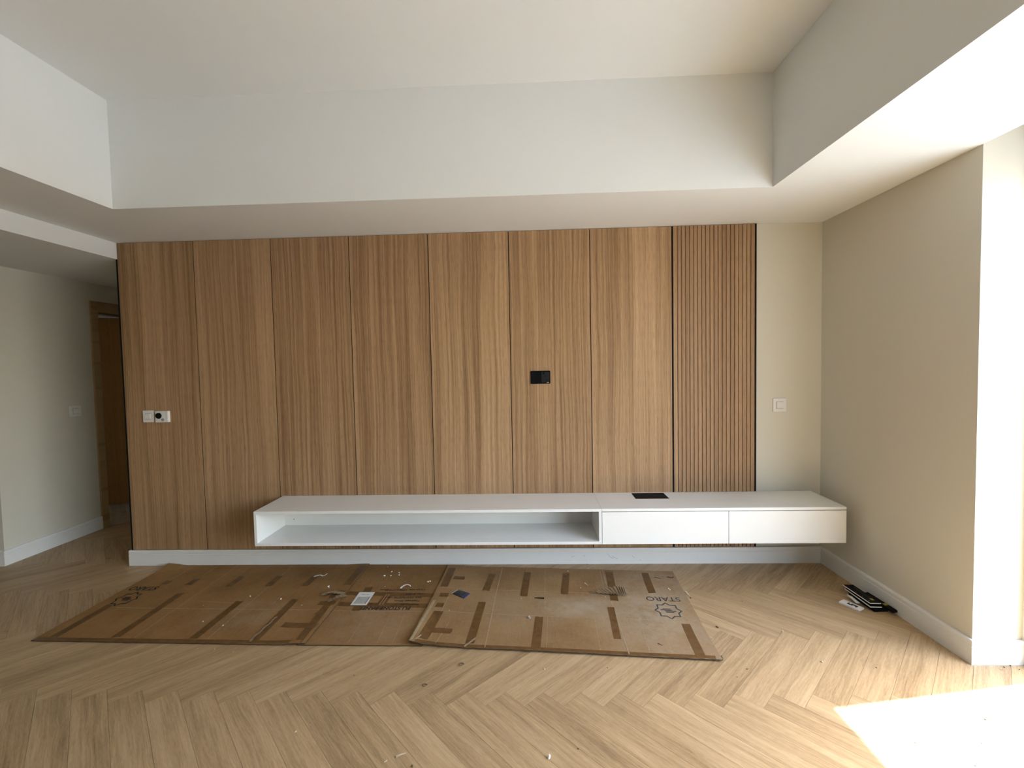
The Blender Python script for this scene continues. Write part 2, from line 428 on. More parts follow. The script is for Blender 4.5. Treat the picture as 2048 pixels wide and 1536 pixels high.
# ------------------------------------------------------------------ setting: window, doorway, outside
win = struct(box('window_1', (5.585, WY1, 0.0), (5.645, WY0, 0.035), 'alu'), 'tall sliding window on the right')
box('window_frame', (5.585, WY1, WZ - 0.05), (5.645, WY0, WZ), 'alu', win)
ys = [WY0 - 0.0, -2.33, -3.465, WY1]
for i, y in enumerate(ys):
    a = y - (0.0 if i == 3 else 0.045); b = y + (0.045 if i == 3 else 0.0)
    box('window_frame', (5.59, a, 0.035), (5.64, b, WZ - 0.05), 'alu', win)
for i in range(3):
    box('window_pane', (5.612, ys[i + 1] + 0.0, 0.035), (5.618, ys[i] - 0.045, WZ - 0.05), 'glass', win)
w2 = struct(box('fill_window', (XFAR - 0.07, 0.45, 0.90), (XFAR - 0.03, 1.05, 0.94), 'alu'), 'added unseen window that lights the room behind the hall doorway')  # invented window, out of view, added to brighten the door leaf
box('window_frame', (XFAR - 0.07, 0.45, 1.96), (XFAR - 0.03, 1.05, 2.0), 'alu', w2)
for y in (0.45, 1.01): box('window_frame', (XFAR - 0.07, y, 0.94), (XFAR - 0.03, y + 0.04, 1.96), 'alu', w2)
box('window_pane', (XFAR - 0.053, 0.49, 0.94), (XFAR - 0.047, 1.01, 1.96), 'glass', w2)
struct(box('bounce_slab', (5.70, YB - 1, -0.12), (8.2, 1.5, -0.03), 'stone'))  # unseen slab, added and sized to bounce sunlight up to the ceiling
struct(box('ground', (-60, -90, -12.4), (140, 90, -12), 'sand'))

fr = struct(box('door_1', (XL - 0.115, DY0 - 0.075, 0), (XL + 0.014, DY0, DZ + 0.105), 'door_frame', None, 0.002, local=True), 'oak-veneered door frame in the hall wall')
fr_loc = Vector(fr.location)
def kid(o): o.location = Vector(o.location) - fr_loc; return o
kid(box('door_frame_post', (XL - 0.115, DY1, 0), (XL + 0.014, DY1 + 0.075, DZ + 0.105), 'door_frame', fr, 0.002, local=True))
kid(box('door_frame_head', (XL - 0.115, DY0, DZ), (XL + 0.014, DY1, DZ + 0.105), 'door_frame', fr, 0.002, local=True))
kid(box('door_stop', (XL - 0.07, DY0, DZ - 0.014), (XL - 0.055, DY1, DZ), 'door_frame', fr, 0.0, local=True))
kid(box('door_stop', (XL - 0.07, DY0, 0), (XL - 0.055, DY0 + 0.012, DZ - 0.014), 'door_frame', fr, 0.0, local=True))
# leaf, hinged at the far post and standing open into the room behind
hinge = Vector((XL - 0.125, DY1 - 0.01, 0)); ang = math.radians(200.5)
leaf = box('door_leaf', (0, -0.04, 0.014), (0.82, 0.0, DZ + 0.028), 'door_leaf', fr, 0.002)
leaf.location = hinge - fr_loc; leaf.rotation_euler = (0, 0, ang)
hd = bpy.data.objects.new('door_handle', None)
bm = bmesh.new(); add_box(bm, (0.735, -0.062, 0.985), (0.785, -0.04, 1.035)); add_box(bm, (0.65, -0.095, 1.0), (0.775, -0.08, 1.02)); add_box(bm, (0.755, -0.09, 1.0), (0.775, -0.05, 1.02))
h_ = bm_obj('door_handle', bm, 'grey', leaf)

# ------------------------------------------------------------------ wood cladding
clad = thing('wall_cladding', 'walnut-toned vertical wood panelling covering most of the back wall', 'wall panels')
box('backing', (0.002, 0.0035, BB), (4.1945, 0.02, H - 0.0035), 'black', clad)
for i in range(7):
    x0, x1 = i * 0.6, (i + 1) * 0.6
    a = x0 + (0.0030 if i else 0.004); b = x1 - (0.006 if i == 6 else 0.0030)
    box('wood_panel', (a, 0.0, BB + 0.002), (b, 0.0130, H - 0.003), 'panel', clad, 0.0006, local=True)
sp = box('slat_panel', (4.2, 0.007, BB + 0.002), (4.8, 0.0195, H - 0.003), 'slat', clad, local=True)
box('edge_trim', (-0.008, -0.001, BB), (0.004, 0.02, H3), 'black', clad)
box('edge_trim', (4.1945, -0.0015, BB + 0.002), (4.2055, 0.006, H - 0.003), 'black', clad)
box('edge_trim', (4.7945, -0.0025, BB + 0.002), (4.8065, 0.02, H - 0.003), 'black', clad)
NS = 20; wS = (0.589 - 0.0) / NS
sl_off = Vector(sp.location)
for i in range(NS):
    x0 = 4.2055 + i * wS
    s_ = box('slat', (x0 + (0.0005 if i == 0 else 0.0021), -0.004, BB + 0.002), (x0 + wS - 0.0021, 0.0069, H - 0.003), 'slat', sp, 0.0008, local=True)
    s_.location = Vector(s_.location) - sl_off

# ------------------------------------------------------------------ switches and sockets
def rounded_plate(name, cx, cz, w, h, d, y, mat, parent=None, r=0.004, face=0.0015):
    """plate in the xz plane standing proud of y towards -y"""
    bm = bmesh.new(); pts = []
    for (sx, sz, a0) in ((1, 1, 0), (-1, 1, 90), (-1, -1, 180), (1, -1, 270)):
        for k in range(4):
            a = math.radians(a0 + k * 30); pts.append((sx * (w / 2 - r) + r * math.cos(a), sz * (h / 2 - r) + r * math.sin(a)))
    back = [bm.verts.new((px, 0, pz)) for px, pz in pts]
    mid = [bm.verts.new((px, -d + face, pz)) for px, pz in pts]
    fx, fz = (w / 2 - face) / (w / 2), (h / 2 - face) / (h / 2)
    frt = [bm.verts.new((px * fx, -d, pz * fz)) for px, pz in pts]
    n = len(pts)
    for A, B in ((back, mid), (mid, frt)):
        for i in range(n): bm.faces.new((A[i], A[(i + 1) % n], B[(i + 1) % n], B[i]))
    bm.faces.new(frt); bm.faces.new(back[::-1])
    return bm_obj(name, bm, mat, parent, (cx, y, cz))
def disc(name, cx, cz, r, d, y, mat, parent):
    bm = bmesh.new(); n = 28
    A = [bm.verts.new((r * math.cos(2 * math.pi * i / n), 0, r * math.sin(2 * math.pi * i / n))) for i in range(n)]
    B = [bm.verts.new((0.93 * r * math.cos(2 * math.pi * i / n), -d, 0.93 * r * math.sin(2 * math.pi * i / n))) for i in range(n)]
    for i in range(n): bm.faces.new((A[i], A[(i + 1) % n], B[(i + 1) % n], B[i]))
    bm.faces.new(B)
    return bm_obj(name, bm, mat, parent, (cx, y, cz))
def light_switch(label, loc, rz, w, h):
    t = thing('light_switch', label, 'switch', loc); t.rotation_euler = (0, 0, rz)
    rounded_plate('switch_plate', 0, 0, w, h, 0.010, 0, 'plastic', t, 0.004, 0.002)
    rounded_plate('rocker_surround', 0, 0, w * 0.53, h * 0.53, 0.0015, -0.010, 'grey', t, 0.001, 0.0005)
    rounded_plate('rocker', 0, 0, w * 0.49, h * 0.47, 0.0060, -0.0104, 'plastic', t, 0.001, 0.001)
    return t
light_switch('square white light switch at left end of the wood panels', (0.1895, 0.0, 1.1715), 0, 0.087, 0.091)
light_switch('square white light switch on the beige strip beside the slats', (4.9825, 0.02, 1.177), 0, 0.095, 0.101)
light_switch('square white light switch on the dim hall wall near the door', (XL, 0.622, 1.169), math.radians(90), 0.104, 0.100)

t = thing('thermostat', 'white room thermostat with black round dial on the wood panel', 'thermostat', (0.3055, 0.0, 1.1685))
rounded_plate('housing', 0, 0, 0.103, 0.087, 0.022, 0, 'plastic', t, 0.003, 0.002)
disc('dial', -0.0215, 0.008, 0.0235, 0.006, -0.022, 'black', t)
disc('sensor_button', 0.0095, -0.023, 0.0120, 0.003, -0.022, 'grey', t)
box('groove', (0.034, -0.0226, -0.038), (0.0415, -0.0218, 0.038), 'alu', t)

t = thing('wall_socket', 'glossy black double socket plate high on the wood panels', 'socket', (3.2215, 0.0, 1.4165))
rounded_plate('socket_plate', 0, 0, 0.147, 0.097, 0.008, 0, 'black_gloss', t, 0.006, 0.0015)
rounded_plate('socket_module', 0.037, 0.0, 0.060, 0.080, 0.0016, -0.008, 'dark_grey', t, 0.002, 0.0006)
for nm, cx, cz, w, h in (('earth_pin_hole', 0.034, 0.008, 0.0085, 0.013), ('pin_hole', 0.023, -0.020, 0.009, 0.0085), ('pin_hole', 0.046, -0.020, 0.009, 0.0085)):
    rounded_plate(nm, cx, cz, w, h, 0.0004, -0.0096, 'black', t, 0.0005, 0.0002)
rounded_plate('socket_switch', 0.0235, 0.030, 0.012, 0.016, 0.003, -0.0096, 'black_gloss', t, 0.001, 0.0008)
rounded_plate('print_mark', 0.054, -0.0385, 0.013, 0.0026, 0.0003, -0.0096, 'plastic', t, 0.0008, 0.0001)

# ------------------------------------------------------------------ floating media cabinets
SZ0, SZ1, SD, SX0, SX1, SX2 = 0.297, 0.538, 0.380, 1.222, 3.605, 5.203
T = 0.019
t = thing('floating_shelf', 'long white open-fronted floating shelf unit below the wood panels', 'shelf')
box('top_board', (SX0, -SD, SZ1 - T), (SX1 - 0.0006, -0.0005, SZ1), 'lacquer', t, 0.0008)
box('bottom_board', (SX0, -SD, SZ0), (SX1 - 0.0006, -0.0005, SZ0 + T), 'lacquer', t, 0.0008)
box('side_board', (SX0, -SD, SZ0 + T), (SX0 + T, -0.0005, SZ1 - T), 'lacquer', t, 0.0005)
box('side_board', (SX1 - T - 0.0006, -SD, SZ0 + T), (SX1 - 0.0006, -0.0005, SZ1 - T), 'lacquer', t, 0.0005)
bk = box('back_board', (SX0 + T, -0.020, SZ0 + T), (SX1 - T, -0.004, SZ1 - T), 'lacquer', t)
disc('screw_hole', 1.310, 0.362, 0.0035, 0.0006, -0.020, 'black', t)
t = thing('floating_cabinet', 'white floating cabinet with two plain drawer fronts reaching past the slats', 'cabinet')
box('top_board', (SX1 + 0.0006, -SD, SZ1 - T), (SX2, -0.0005, SZ1), 'lacquer', t, 0.0008)
box('carcass', (SX1 + 0.0006, -SD + 0.021, SZ0), (SX2 - 0.001, -0.0005, SZ1 - T), 'lacquer', t, 0.0005)
XM = 4.442
box('drawer_front', (SX1 + 0.002, -SD, SZ0), (XM - 0.0016, -SD + 0.019, SZ1 - T - 0.0045), 'lacquer', t, 0.0008)
box('drawer_front', (XM + 0.0016, -SD, SZ0), (SX2, -SD + 0.019, SZ1 - T - 0.0045), 'lacquer', t, 0.0008)
gr = box('cable_grommet', (3.882, -0.162, SZ1 - 0.001), (4.119, -0.024, SZ1 + 0.0022), 'black', t, 0.0012)
gr['label'] = 'black cable flap let into the cabinet top'
box('grommet_flap', (3.892, -0.150, SZ1 + 0.0016), (4.109, -0.036, SZ1 + 0.0028), 'black', gr, 0.0004)

# ------------------------------------------------------------------ flattened cartons
def smooth01(a, b, v):
    u = max(0.0, min(1.0, (v - a) / (b - a))); return u * u * (3 - 2 * u)
TH = 0.0052
def z_left(x, y):      # underside of the left flap: its right edge rides on the middle flap
    r = smooth01(1.70, 1.85, x) * 0.0062
    w = 0.0012 * (1 + math.sin(x * 9 + 2 * math.sin(y * 5)))
    curl = 0.016 * smooth01(0.12, 0.0, (abs(x - 0.31) + abs(y + 0.03)) / 1.4)
    lift = 0.004 * smooth01(-0.75, -1.02, y) * smooth01(1.75, 1.87, x)
    return 0.0012 + r + w * 0.2 * (1 - smooth01(1.6, 1.75, x)) + curl + lift
def z_mid(x, y):
    return 0.0004 + 0.0003 * (1 + math.sin(x * 7 + y * 6))
def z_right(x, y):
    r = smooth01(2.80, 2.56, x) * 0.0070
    edge = 0.016 * smooth01(2.56, 2.455, x) * smooth01(-0.45, -1.0, y)
    front = 0.0060 * smooth01(-0.90, -1.10, y)
    w = 0.0014 * (1 + math.sin(x * 6 + 1.2) * math.sin(y * 7 + x))
    return 0.0008 + r + edge + front + w * smooth01(2.6, 2.9, x)
def sheet(name, corners, zf, mat, parent, nx=44, ny=22, ragged=0.0, seed=1):
    """corners: TL, TR, BL, BR in xy; solid slab following zf"""
    rr = random.Random(seed); TL, TR, BL, BR = [Vector(c) for c in corners]
    P = []
    for j in range(ny + 1):
        for i in range(nx + 1):
            u, v = i / nx, j / ny
            p = (TL * (1 - u) + TR * u) * (1 - v) + (BL * (1 - u) + BR * u) * v
            if ragged and (i in (0, nx) or j in (0, ny)): p = p + Vector((rr.uniform(-1, 1), rr.uniform(-1, 1))) * ragged
            P.append(p)
    n = len(P); V = [(p.x, p.y, zf(p.x, p.y) + TH) for p in P] + [(p.x, p.y, zf(p.x, p.y)) for p in P]
    Fs = []; I = lambda i, j: j * (nx + 1) + i
    for j in range(ny):
        for i in range(nx):
            q = (I(i, j), I(i + 1, j), I(i + 1, j + 1), I(i, j + 1)); Fs.append(q); Fs.append(tuple(k + n for k in q[::-1]))
    for i in range(nx):
        for j in (0, ny): Fs.append((I(i, j), I(i + 1, j), I(i + 1, j) + n, I(i, j) + n))
    for j in range(ny):
        for i in (0, nx): Fs.append((I(i, j), I(i, j + 1), I(i, j + 1) + n, I(i, j) + n))
    o = mesh_obj(name, V, Fs, mat, parent); o.data.materials.append(MT['flute_shade'])
    for p in o.data.polygons:
        if abs(p.normal.z) < 0.5: p.material_index = 1
    return o
def ribbon(name, p0, p1, w, zf, mat, parent, h=0.0004, n=14, ragged=0.0, seed=0, thick=0.0004, extra=None):
    """strip of width w lying on a sheet between two floor points"""
    rr = random.Random(seed); p0, p1 = Vector(p0), Vector(p1); d = (p1 - p0).normalized(); s = Vector((-d.y, d.x))
    V = []; Fs = []; m = 3
    for i in range(n + 1):
        for k in range(m + 1):
            e = (k / m - 0.5) * w
            p = p0.lerp(p1, i / n) + s * e
            if ragged and i in (0, n): p = p + d * rr.uniform(-ragged, ragged)
            z = zf(p.x, p.y) + TH + h + (extra(i / n, k / m) if extra else 0)
            V.append((p.x, p.y, z))
    N = len(V); V += [(x, y, z - thick) for x, y, z in V]
    I = lambda i, k: i * (m + 1) + k
    for i in range(n):
        for k in range(m):
            q = (I(i, k), I(i + 1, k), I(i + 1, k + 1), I(i, k + 1)); Fs.append(q); Fs.append(tuple(a + N for a in q[::-1]))
        for k in (0, m): Fs.append((I(i, k), I(i + 1, k), I(i + 1, k) + N, I(i, k) + N))
    for i in (0, n):
        for k in range(m): Fs.append((I(i, k), I(i, k + 1), I(i, k + 1) + N, I(i, k) + N))
    return mesh_obj(name, V, Fs, mat, parent)
def printed_text(name, s, x_start, x_end, y_base, cap, zf, mat, parent, ang=0.0, bold=0.0, shear=0.0):
    """lettering lying on a sheet and read from the wall side: it runs towards -x, its tops point towards -y"""
    cu = bpy.data.curves.new('lettering', 'FONT'); cu.body = s; cu.resolution_u = 3; cu.offset = bold; cu.shear = shear
    ob = bpy.data.objects.new('lettering', cu); C.objects.link(ob)
    bpy.context.view_layer.update()
    me = bpy.data.meshes.new_from_object(ob.evaluated_get(bpy.context.evaluated_depsgraph_get()))
    bpy.data.objects.remove(ob); bpy.data.curves.remove(cu)
    xs = [v.co.x for v in me.vertices]; x0, x1 = min(xs), max(xs)
    capu = 0.69
    sx = (x_start - x_end) / (x1 - x0); sy = cap / capu
    ca, sa = math.cos(ang), math.sin(ang)
    for v in me.vertices:
        lx, ly = -(v.co.x - x0) * sx, -v.co.y * sy
        wx, wy = x_start + ca * lx - sa * ly, y_base + sa * lx + ca * ly
        v.co = (wx, wy, zf(wx, wy) + TH + 0.0011)
    bm = bmesh.new(); bm.from_mesh(me)
    for f in bm.faces:
        if f.normal.z < 0: f.normal_flip()
    bm.to_mesh(me); bm.free()
    me.name = name; me.materials.clear(); me.materials.append(MT[mat])
    return link(bpy.data.objects.new(name, me), parent)
def star_logo(cx, cy, rx, ry, zf, mat, parent, ang=0.0):
    """eight-pointed star outline with a small barred mark in the middle"""
    ca, sa = math.cos(ang), math.sin(ang)
    def put(px, py):
        x = cx + ca * px - sa * py; y = cy + sa * px + ca * py
        return (x, y, zf(x, y) + TH + 0.0011)
    V, Fs = [], []
    for k in range(16):
        a = math.radians(22.5 * k + 90)
        r = 1.0 if k % 2 == 0 else 0.765
        V.append(put(rx * r * math.cos(a), ry * r * math.sin(a)))
        r2 = r * 0.855
        V.append(put(rx * r2 * math.cos(a), ry * r2 * math.sin(a)))
    for k in range(16):
        a, b = 2 * k, 2 * ((k + 1) % 16); Fs.append((a, b, b + 1, a + 1))
    for (bx0, bx1, by) in ((-0.36, 0.20, 0.20), (-0.52, 0.26, 0.065), (-0.26, 0.52, -0.065), (-0.20, 0.36, -0.20)):
        b0 = len(V); hh = 0.045
        for px, py in ((bx0, by - hh), (bx1, by - hh), (bx1, by + hh), (bx0, by + hh)): V.append(put(px * rx, py * ry))
        Fs.append((b0, b0 + 1, b0 + 2, b0 + 3))
    return mesh_obj('printed_star_logo', V, Fs, mat, parent)

left = thing('flattened_carton', 'dark end of the flattened brown carton, star logo at its far left', 'cardboard')
fl1 = sheet('flap', ((0.302, -0.022), (1.888, -0.022), (0.284, -0.985), (1.884, -1.020)), z_left, 'card_left', left, 60, 24, 0.0012, 1)
mid_ = sheet('flap', ((1.845, -0.022), (2.545, -0.036), (1.845, -1.018), (2.53, -1.022)), z_mid, 'card_left', left, 30, 22, 0.0008, 2)
TW = 0.048
for i, (p0, p1, w) in enumerate([((0.300, -0.972), (1.86, -1.000), 0.032),
        ((0.385, -0.955), (0.388, -0.604), TW), ((0.752, -0.955), (0.745, -0.455), TW), ((1.216, -0.965), (1.221, -0.556), TW),
        ((1.576, -0.985), (1.577, -0.535), TW), ((1.838, -0.990), (1.826, -0.600), TW),
        ((0.515, -0.335), (0.520, -0.275), TW), ((0.700, -0.340), (0.702, -0.245), TW), ((1.010, -0.365), (1.015, -0.215), TW),
        ((1.290, -0.360), (1.291, -0.210), TW), ((1.550, -0.360), (1.556, -0.212), TW), ((1.848, -0.360), (1.852, -0.045), 0.055),
        ((1.655, -0.828), (1.870, -0.850), TW), ((1.758, -0.590), (1.872, -0.593), TW), ((1.792, -0.455), (1.874, -0.460), TW),
        ((1.805, -0.728), (1.82, -0.690), 0.03)]):
    ribbon('packing_tape', p0, p1, w, z_left, 'tape', fl1, 0.0004 + 0.00005 * i, 16, 0.004, i)
for i, (p0, p1, w) in enumerate([((1.892, -0.596), (2.50, -0.620), TW), ((1.892, -0.458), (2.515, -0.490), TW),
        ((2.030, -0.680), (2.012, -0.375), 0.052), ((2.160, -0.660), (2.176, -0.470), 0.058)]):
    ribbon('packing_tape', p0, p1, w, z_mid, 'tape', mid_, 0.0004 + 0.00008 * i, 16, 0.004, 30 + i)
for i, (p0, p1, w) in enumerate([((0.512, -0.330), (0.519, -0.026), 0.003), ((0.700, -0.200), (0.705, -0.028), 0.0025), ((0.865, -0.955), (0.860, -0.028), 0.0022),
        ((1.300, -0.965), (1.296, -0.030), 0.0022), ((1.460, -0.80), (1.458, -0.45), 0.0018), ((0.46, -0.640), (1.86, -0.670), 0.003), ((0.95, -0.560), (1.20, -0.585), 0.002)]):
    ribbon('crease', p0, p1, w, z_left, 'card_edge', fl1, 0.0003, 20, 0.002, i)
for i, (p0, p1, w) in enumerate([((1.895, -0.676), (2.47, -0.688), 0.003), ((2.157, -0.610), (2.163, -0.470), 0.003), ((2.176, -0.600), (2.180, -0.470), 0.003),
        ((2.275, -1.00), (2.262, -0.72), 0.0018), ((2.115, -1.00), (2.11, -0.70), 0.0018), ((2.36, -1.0), (2.35, -0.72), 0.0015)]):
    ribbon('crease', p0, p1, w, z_mid, 'card_edge', mid_, 0.0008, 16, 0.002, i)
printed_text('printed_text', 'STARO', 0.522, 0.327, -0.366, 0.053, z_left, 'ink', fl1, 0, 0.022)
star_logo(0.427, -0.530, 0.076, 0.094, z_left, 'ink', fl1)
printed_text('printed_text', 'PU STONE PANEL', 2.366, 2.042, -0.630, 0.036, z_mid, 'ink', mid_, 0, 0.022)
for s, x0, x1, y, cap in (('Item code:', 2.407, 2.290, -0.593, 0.020), ('Thickness 30mm', 2.406, 2.239, -0.550, 0.021),
                          ('Size: 2430*600*30 mm', 2.407, 2.180, -0.508, 0.022), ('Qty: 8 PCS', 2.411, 2.290, -0.464, 0.022),
                          ('Cargo size: 2430*620*240mm', 2.408, 2.099, -0.408, 0.022), ('Co', 2.112, 2.086, -0.588, 0.020)):
    printed_text('printed_text', s, x0, x1, y, cap, z_mid, 'ink', mid_, 0, 0.012)

RA = math.radians(-3.9)
right_ = thing('flattened_carton', 'paler dusty end of the flattened brown carton on the right, star logo near its edge', 'cardboard')
fr1 = sheet('flap', ((2.500, -0.050), (4.142, -0.158), (2.458, -1.022), (4.078, -1.142)), z_right, 'card_right', right_, 64, 26, 0.0016, 5)
def on_r(x, y): return (x, y)
for i, (p0, p1, w) in enumerate([((2.490, -1.010), (4.05, -1.125), 0.026), ((2.522, -0.985), (2.556, -0.690), 0.06), ((2.530, -0.385), (2.540, -0.105), 0.052),
        ((2.575, -0.255), (2.655, -0.262), 0.045), ((2.535, -0.890), (2.668, -0.897), TW), ((2.524, -0.620), (2.572, -0.623), TW), ((2.525, -0.494), (2.580, -0.497), TW),
        ((2.820, -0.432), (2.845, -0.190), TW), ((2.786, -1.012), (2.811, -0.575), TW), ((3.074, -0.502), (3.100, -0.170), TW), ((3.143, -1.055), (3.169, -0.745), TW),
        ((3.340, -0.480), (3.378, -0.180), TW), ((3.650, -0.563), (3.687, -0.160), 0.050), ((3.590, -0.965), (3.612, -0.640), 0.040), ((3.912, -0.465), (3.935, -0.185), TW), ((3.980, -1.125), (4.006, -0.820), TW)]):
    ribbon('packing_tape', p0, p1, w, z_right, 'tape', fr1, 0.0004 + 0.00005 * i, 16, 0.004, 60 + i)
for i, (p0, p1, w) in enumerate([((2.912, -0.085), (2.891, -0.484), 0.0055), ((2.891, -0.484), (2.872, -1.045), 0.0055), ((3.230, -0.120), (3.205, -0.66), 0.0025), ((3.22, -0.74), (3.20, -1.06), 0.0018),
        ((3.642, -0.140), (3.627, -0.626), 0.0055), ((3.627, -0.626), (3.623, -1.100), 0.006), ((3.625, -0.135), (3.609, -0.40), 0.003), ((3.909, -0.155), (3.874, -0.877), 0.003), ((4.024, -0.825), (3.999, -1.136), 0.004),
        ((2.52, -0.398), (4.05, -0.500), 0.0028), ((2.52, -0.688), (4.02, -0.792), 0.0028), ((2.64, -0.80), (2.60, -1.02), 0.002), ((2.585, -0.52), (2.545, -1.01), 0.0025),
        ((3.76, -0.75), (3.73, -1.11), 0.002), ((3.86, -0.88), (3.845, -1.12), 0.002), ((3.50, -0.70), (3.48, -1.09), 0.0016), ((3.10, -0.09), (3.085, -0.20), 0.0025)]):
    ribbon('crease', p0, p1, w, z_right, 'card_edge', fr1, 0.0003 + (0.0004 if w > 0.005 else 0), 24, 0.002, i, 0.0006)
printed_text('printed_text', 'STARO', 4.066, 3.855, -0.515 - 0.012, 0.050, z_right, 'ink_worn', fr1, RA, 0.012)
star_logo(3.951, -0.680, 0.084, 0.095, z_right, 'ink_worn', fr1, RA)
# lifted pale lip of the carton edge and the two peeled tape ends
ribbon('peeled_lip', (2.466, -1.016), (2.502, -0.570), 0.018, z_right, 'lip', fr1, 0.0010, 20, 0.002, 3, 0.0008, lambda u, k: 0.004 * (1 - k))
ribbon('peeled_tape', (2.761, -1.040), (2.816, -0.974), 0.010, z_right, 'card_torn', fr1, 0.002, 10, 0.002, 5, 0.0008, lambda u, k: 0.010 * u)
ribbon('peeled_tape', (2.490, -1.000), (2.512, -0.965), 0.009, z_right, 'card_torn', fr1, 0.002, 8, 0.002, 6, 0.0008, lambda u, k: 0.008 * u)
ribbon('peeled_tape', (1.560, -0.995), (1.575, -0.750), 0.012, z_left, 'film', fl1, 0.003, 12, 0.003, 6, 0.0006, lambda u, k: 0.006 * math.sin(u * 9) ** 2)
rr = random.Random(12)
for k in range(5):
    x = 4.076 + rr.uniform(-0.01, 0.012); y = -1.135 + k * 0.012
    o = box('frayed_fluting', (x - 0.006, y - 0.003, z_right(x, y) + 0.0005), (x + 0.007, y + 0.003, z_right(x, y) + 0.0048), 'chip_dark', fr1, 0.001)

# ------------------------------------------------------------------ litter on the cartons
t = thing('leaflet', 'white printed paper label lying on the middle of the carton', 'paper')
zt = z_mid(2.02, -0.53) + TH + 0.0016
V = [(1.972, -0.612, zt), (2.076, -0.612, zt), (2.076, -0.449, zt + .001), (1.970, -0.449, zt + .001)]
V += [(x, y, z - 0.0004) for x, y, z in V]
mesh_obj('sheet', V, [(0, 1, 2, 3), (7, 6, 5, 4), (0, 1, 5, 4), (1, 2, 6, 5), (2, 3, 7, 6), (3, 0, 4, 7)], 'paper', t)
def pr(name, a, b, mat): return box(name, (a[0], a[1], zt + 0.0006), (b[0], b[1], zt + 0.0013), mat, t)
pr('printed_block', (1.986, -0.596), (2.060, -0.512), 'paper_print')
for k in range(5):
    r_ = pr('printed_row', (1.992, -0.588 + k * 0.0155), (2.054 - 0.008 * (k % 2), -0.582 + k * 0.0155), 'paper_row'); r_.location.z = 0.0003
pr('printed_line', (2.060, -0.598), (2.0635, -0.508), 'ink_worn')
pr('printed_line', (1.998, -0.486), (2.022, -0.479), 'paper_print'); pr('printed_line', (2.028, -0.486), (2.048, -0.478), 'paper_print')

t = thing('plastic_packet', 'small dark film packet with a blue sealed edge on the carton', 'packet')
q = [Vector((2.594, -0.477)), Vector((2.686, -0.541)), Vector((2.722, -0.471)), Vector((2.628, -0.424))]
def quadpt(u, v): return q[0].lerp(q[1], u).lerp(q[3].lerp(q[2], u), v)
def pillow(name, u0, u1, v0, v1, hgt, mat, n=10, seed=0):
    rr = random.Random(seed); V = []; Fs = []
    for j in range(n + 1):
        for i in range(n + 1):
            u, v = u0 + (u1 - u0) * i / n, v0 + (v1 - v0) * j / n
            p = quadpt(u, v); b = (math.sin(math.pi * i / n) * math.sin(math.pi * j / n)) ** 0.5 if 0 < i < n and 0 < j < n else 0
            z = z_right(p.x, p.y) + TH + 0.0012 + hgt * b * (0.75 + 0.35 * rr.random())
            V.append((p.x, p.y, z))
    N = len(V); V += [(x, y, z_right(x, y) + TH + 0.0008) for x, y, z in V]
    I = lambda i, j: j * (n + 1) + i
    for j in range(n):
        for i in range(n):
            qd = (I(i, j), I(i + 1, j), I(i + 1, j + 1), I(i, j + 1)); Fs.append(qd); Fs.append(tuple(a + N for a in qd[::-1]))
    for i in range(n):
        for j in (0, n): Fs.append((I(i, j), I(i + 1, j), I(i + 1, j) + N, I(i, j) + N)); Fs.append((I(j, i), I(j, i + 1), I(j, i + 1) + N, I(j, i) + N))
    return mesh_obj(name, V, Fs, mat, t)
pillow('packet_body', 0.08, 0.88, 0, 1, 0.010, 'packet', 12, 1)
pillow('sealed_edge', 0.88, 1.0, 0, 1, 0.003, 'packet_blue', 6, 2)
pillow('clear_edge', 0.0, 0.08, 0, 1, 0.004, 'clear', 6, 3)

# torn corrugated scrap
up_ = [(3.508, -0.466), (3.538, -0.438), (3.591, -0.416), (3.691, -0.392), (3.742, -0.398)]
lo_ = [(3.508, -0.468), (3.552, -0.480), (3.637, -0.503), (3.690, -0.508), (3.732, -0.505)]
def poly(pts, u):
    u *= len(pts) - 1; i = min(int(u), len(pts) - 2); f = u - i
    return Vector(pts[i]).lerp(Vector(pts[i + 1]), f)
V, Fs = [], []; n, m_ = 60, 5
for i in range(n + 1):
    for k in range(m_ + 1):
        p = poly(up_, i / n).lerp(poly(lo_, i / n), k / m_)
        z = z_right(p.x, p.y) + TH + 0.0085 + 0.012 * (i / n) * (k / m_) + 0.0055 * math.sin(i / n * 13 * 2 * math.pi) * (0.4 + 0.6 * i / n)
        V.append((p.x, p.y, z))
N = len(V); V += [(x, y, z - 0.0014) for x, y, z in V]; I = lambda i, k: i * (m_ + 1) + k
for i in range(n):
    for k in range(m_):
        qd = (I(i, k), I(i + 1, k), I(i + 1, k + 1), I(i, k + 1)); Fs.append(qd); Fs.append(tuple(a + N for a in qd[::-1]))
    for k in (0, m_): Fs.append((I(i, k), I(i + 1, k), I(i + 1, k) + N, I(i, k) + N))
for k in range(m_):
    for i in (0, n): Fs.append((I(i, k), I(i, k + 1), I(i, k + 1) + N, I(i, k) + N))
t = thing('corrugated_scrap', 'torn wedge of ribbed corrugated cardboard on the right carton', 'cardboard scrap')
mesh_obj('ribbed_sheet', V, Fs, 'card_torn', t)
ribbon('torn_flap', (3.512, -0.466), (3.560, -0.468), 0.016, z_right, 'card_torn', t, 0.0025, 8, 0.003, 4, 0.001, lambda u, k: 0.008 * u)
ribbon('torn_flap', (3.715, -0.405), (3.745, -0.500), 0.014, z_right, 'card_torn', t, 0.004, 8, 0.004, 8, 0.001, lambda u, k: 0.012 * u)

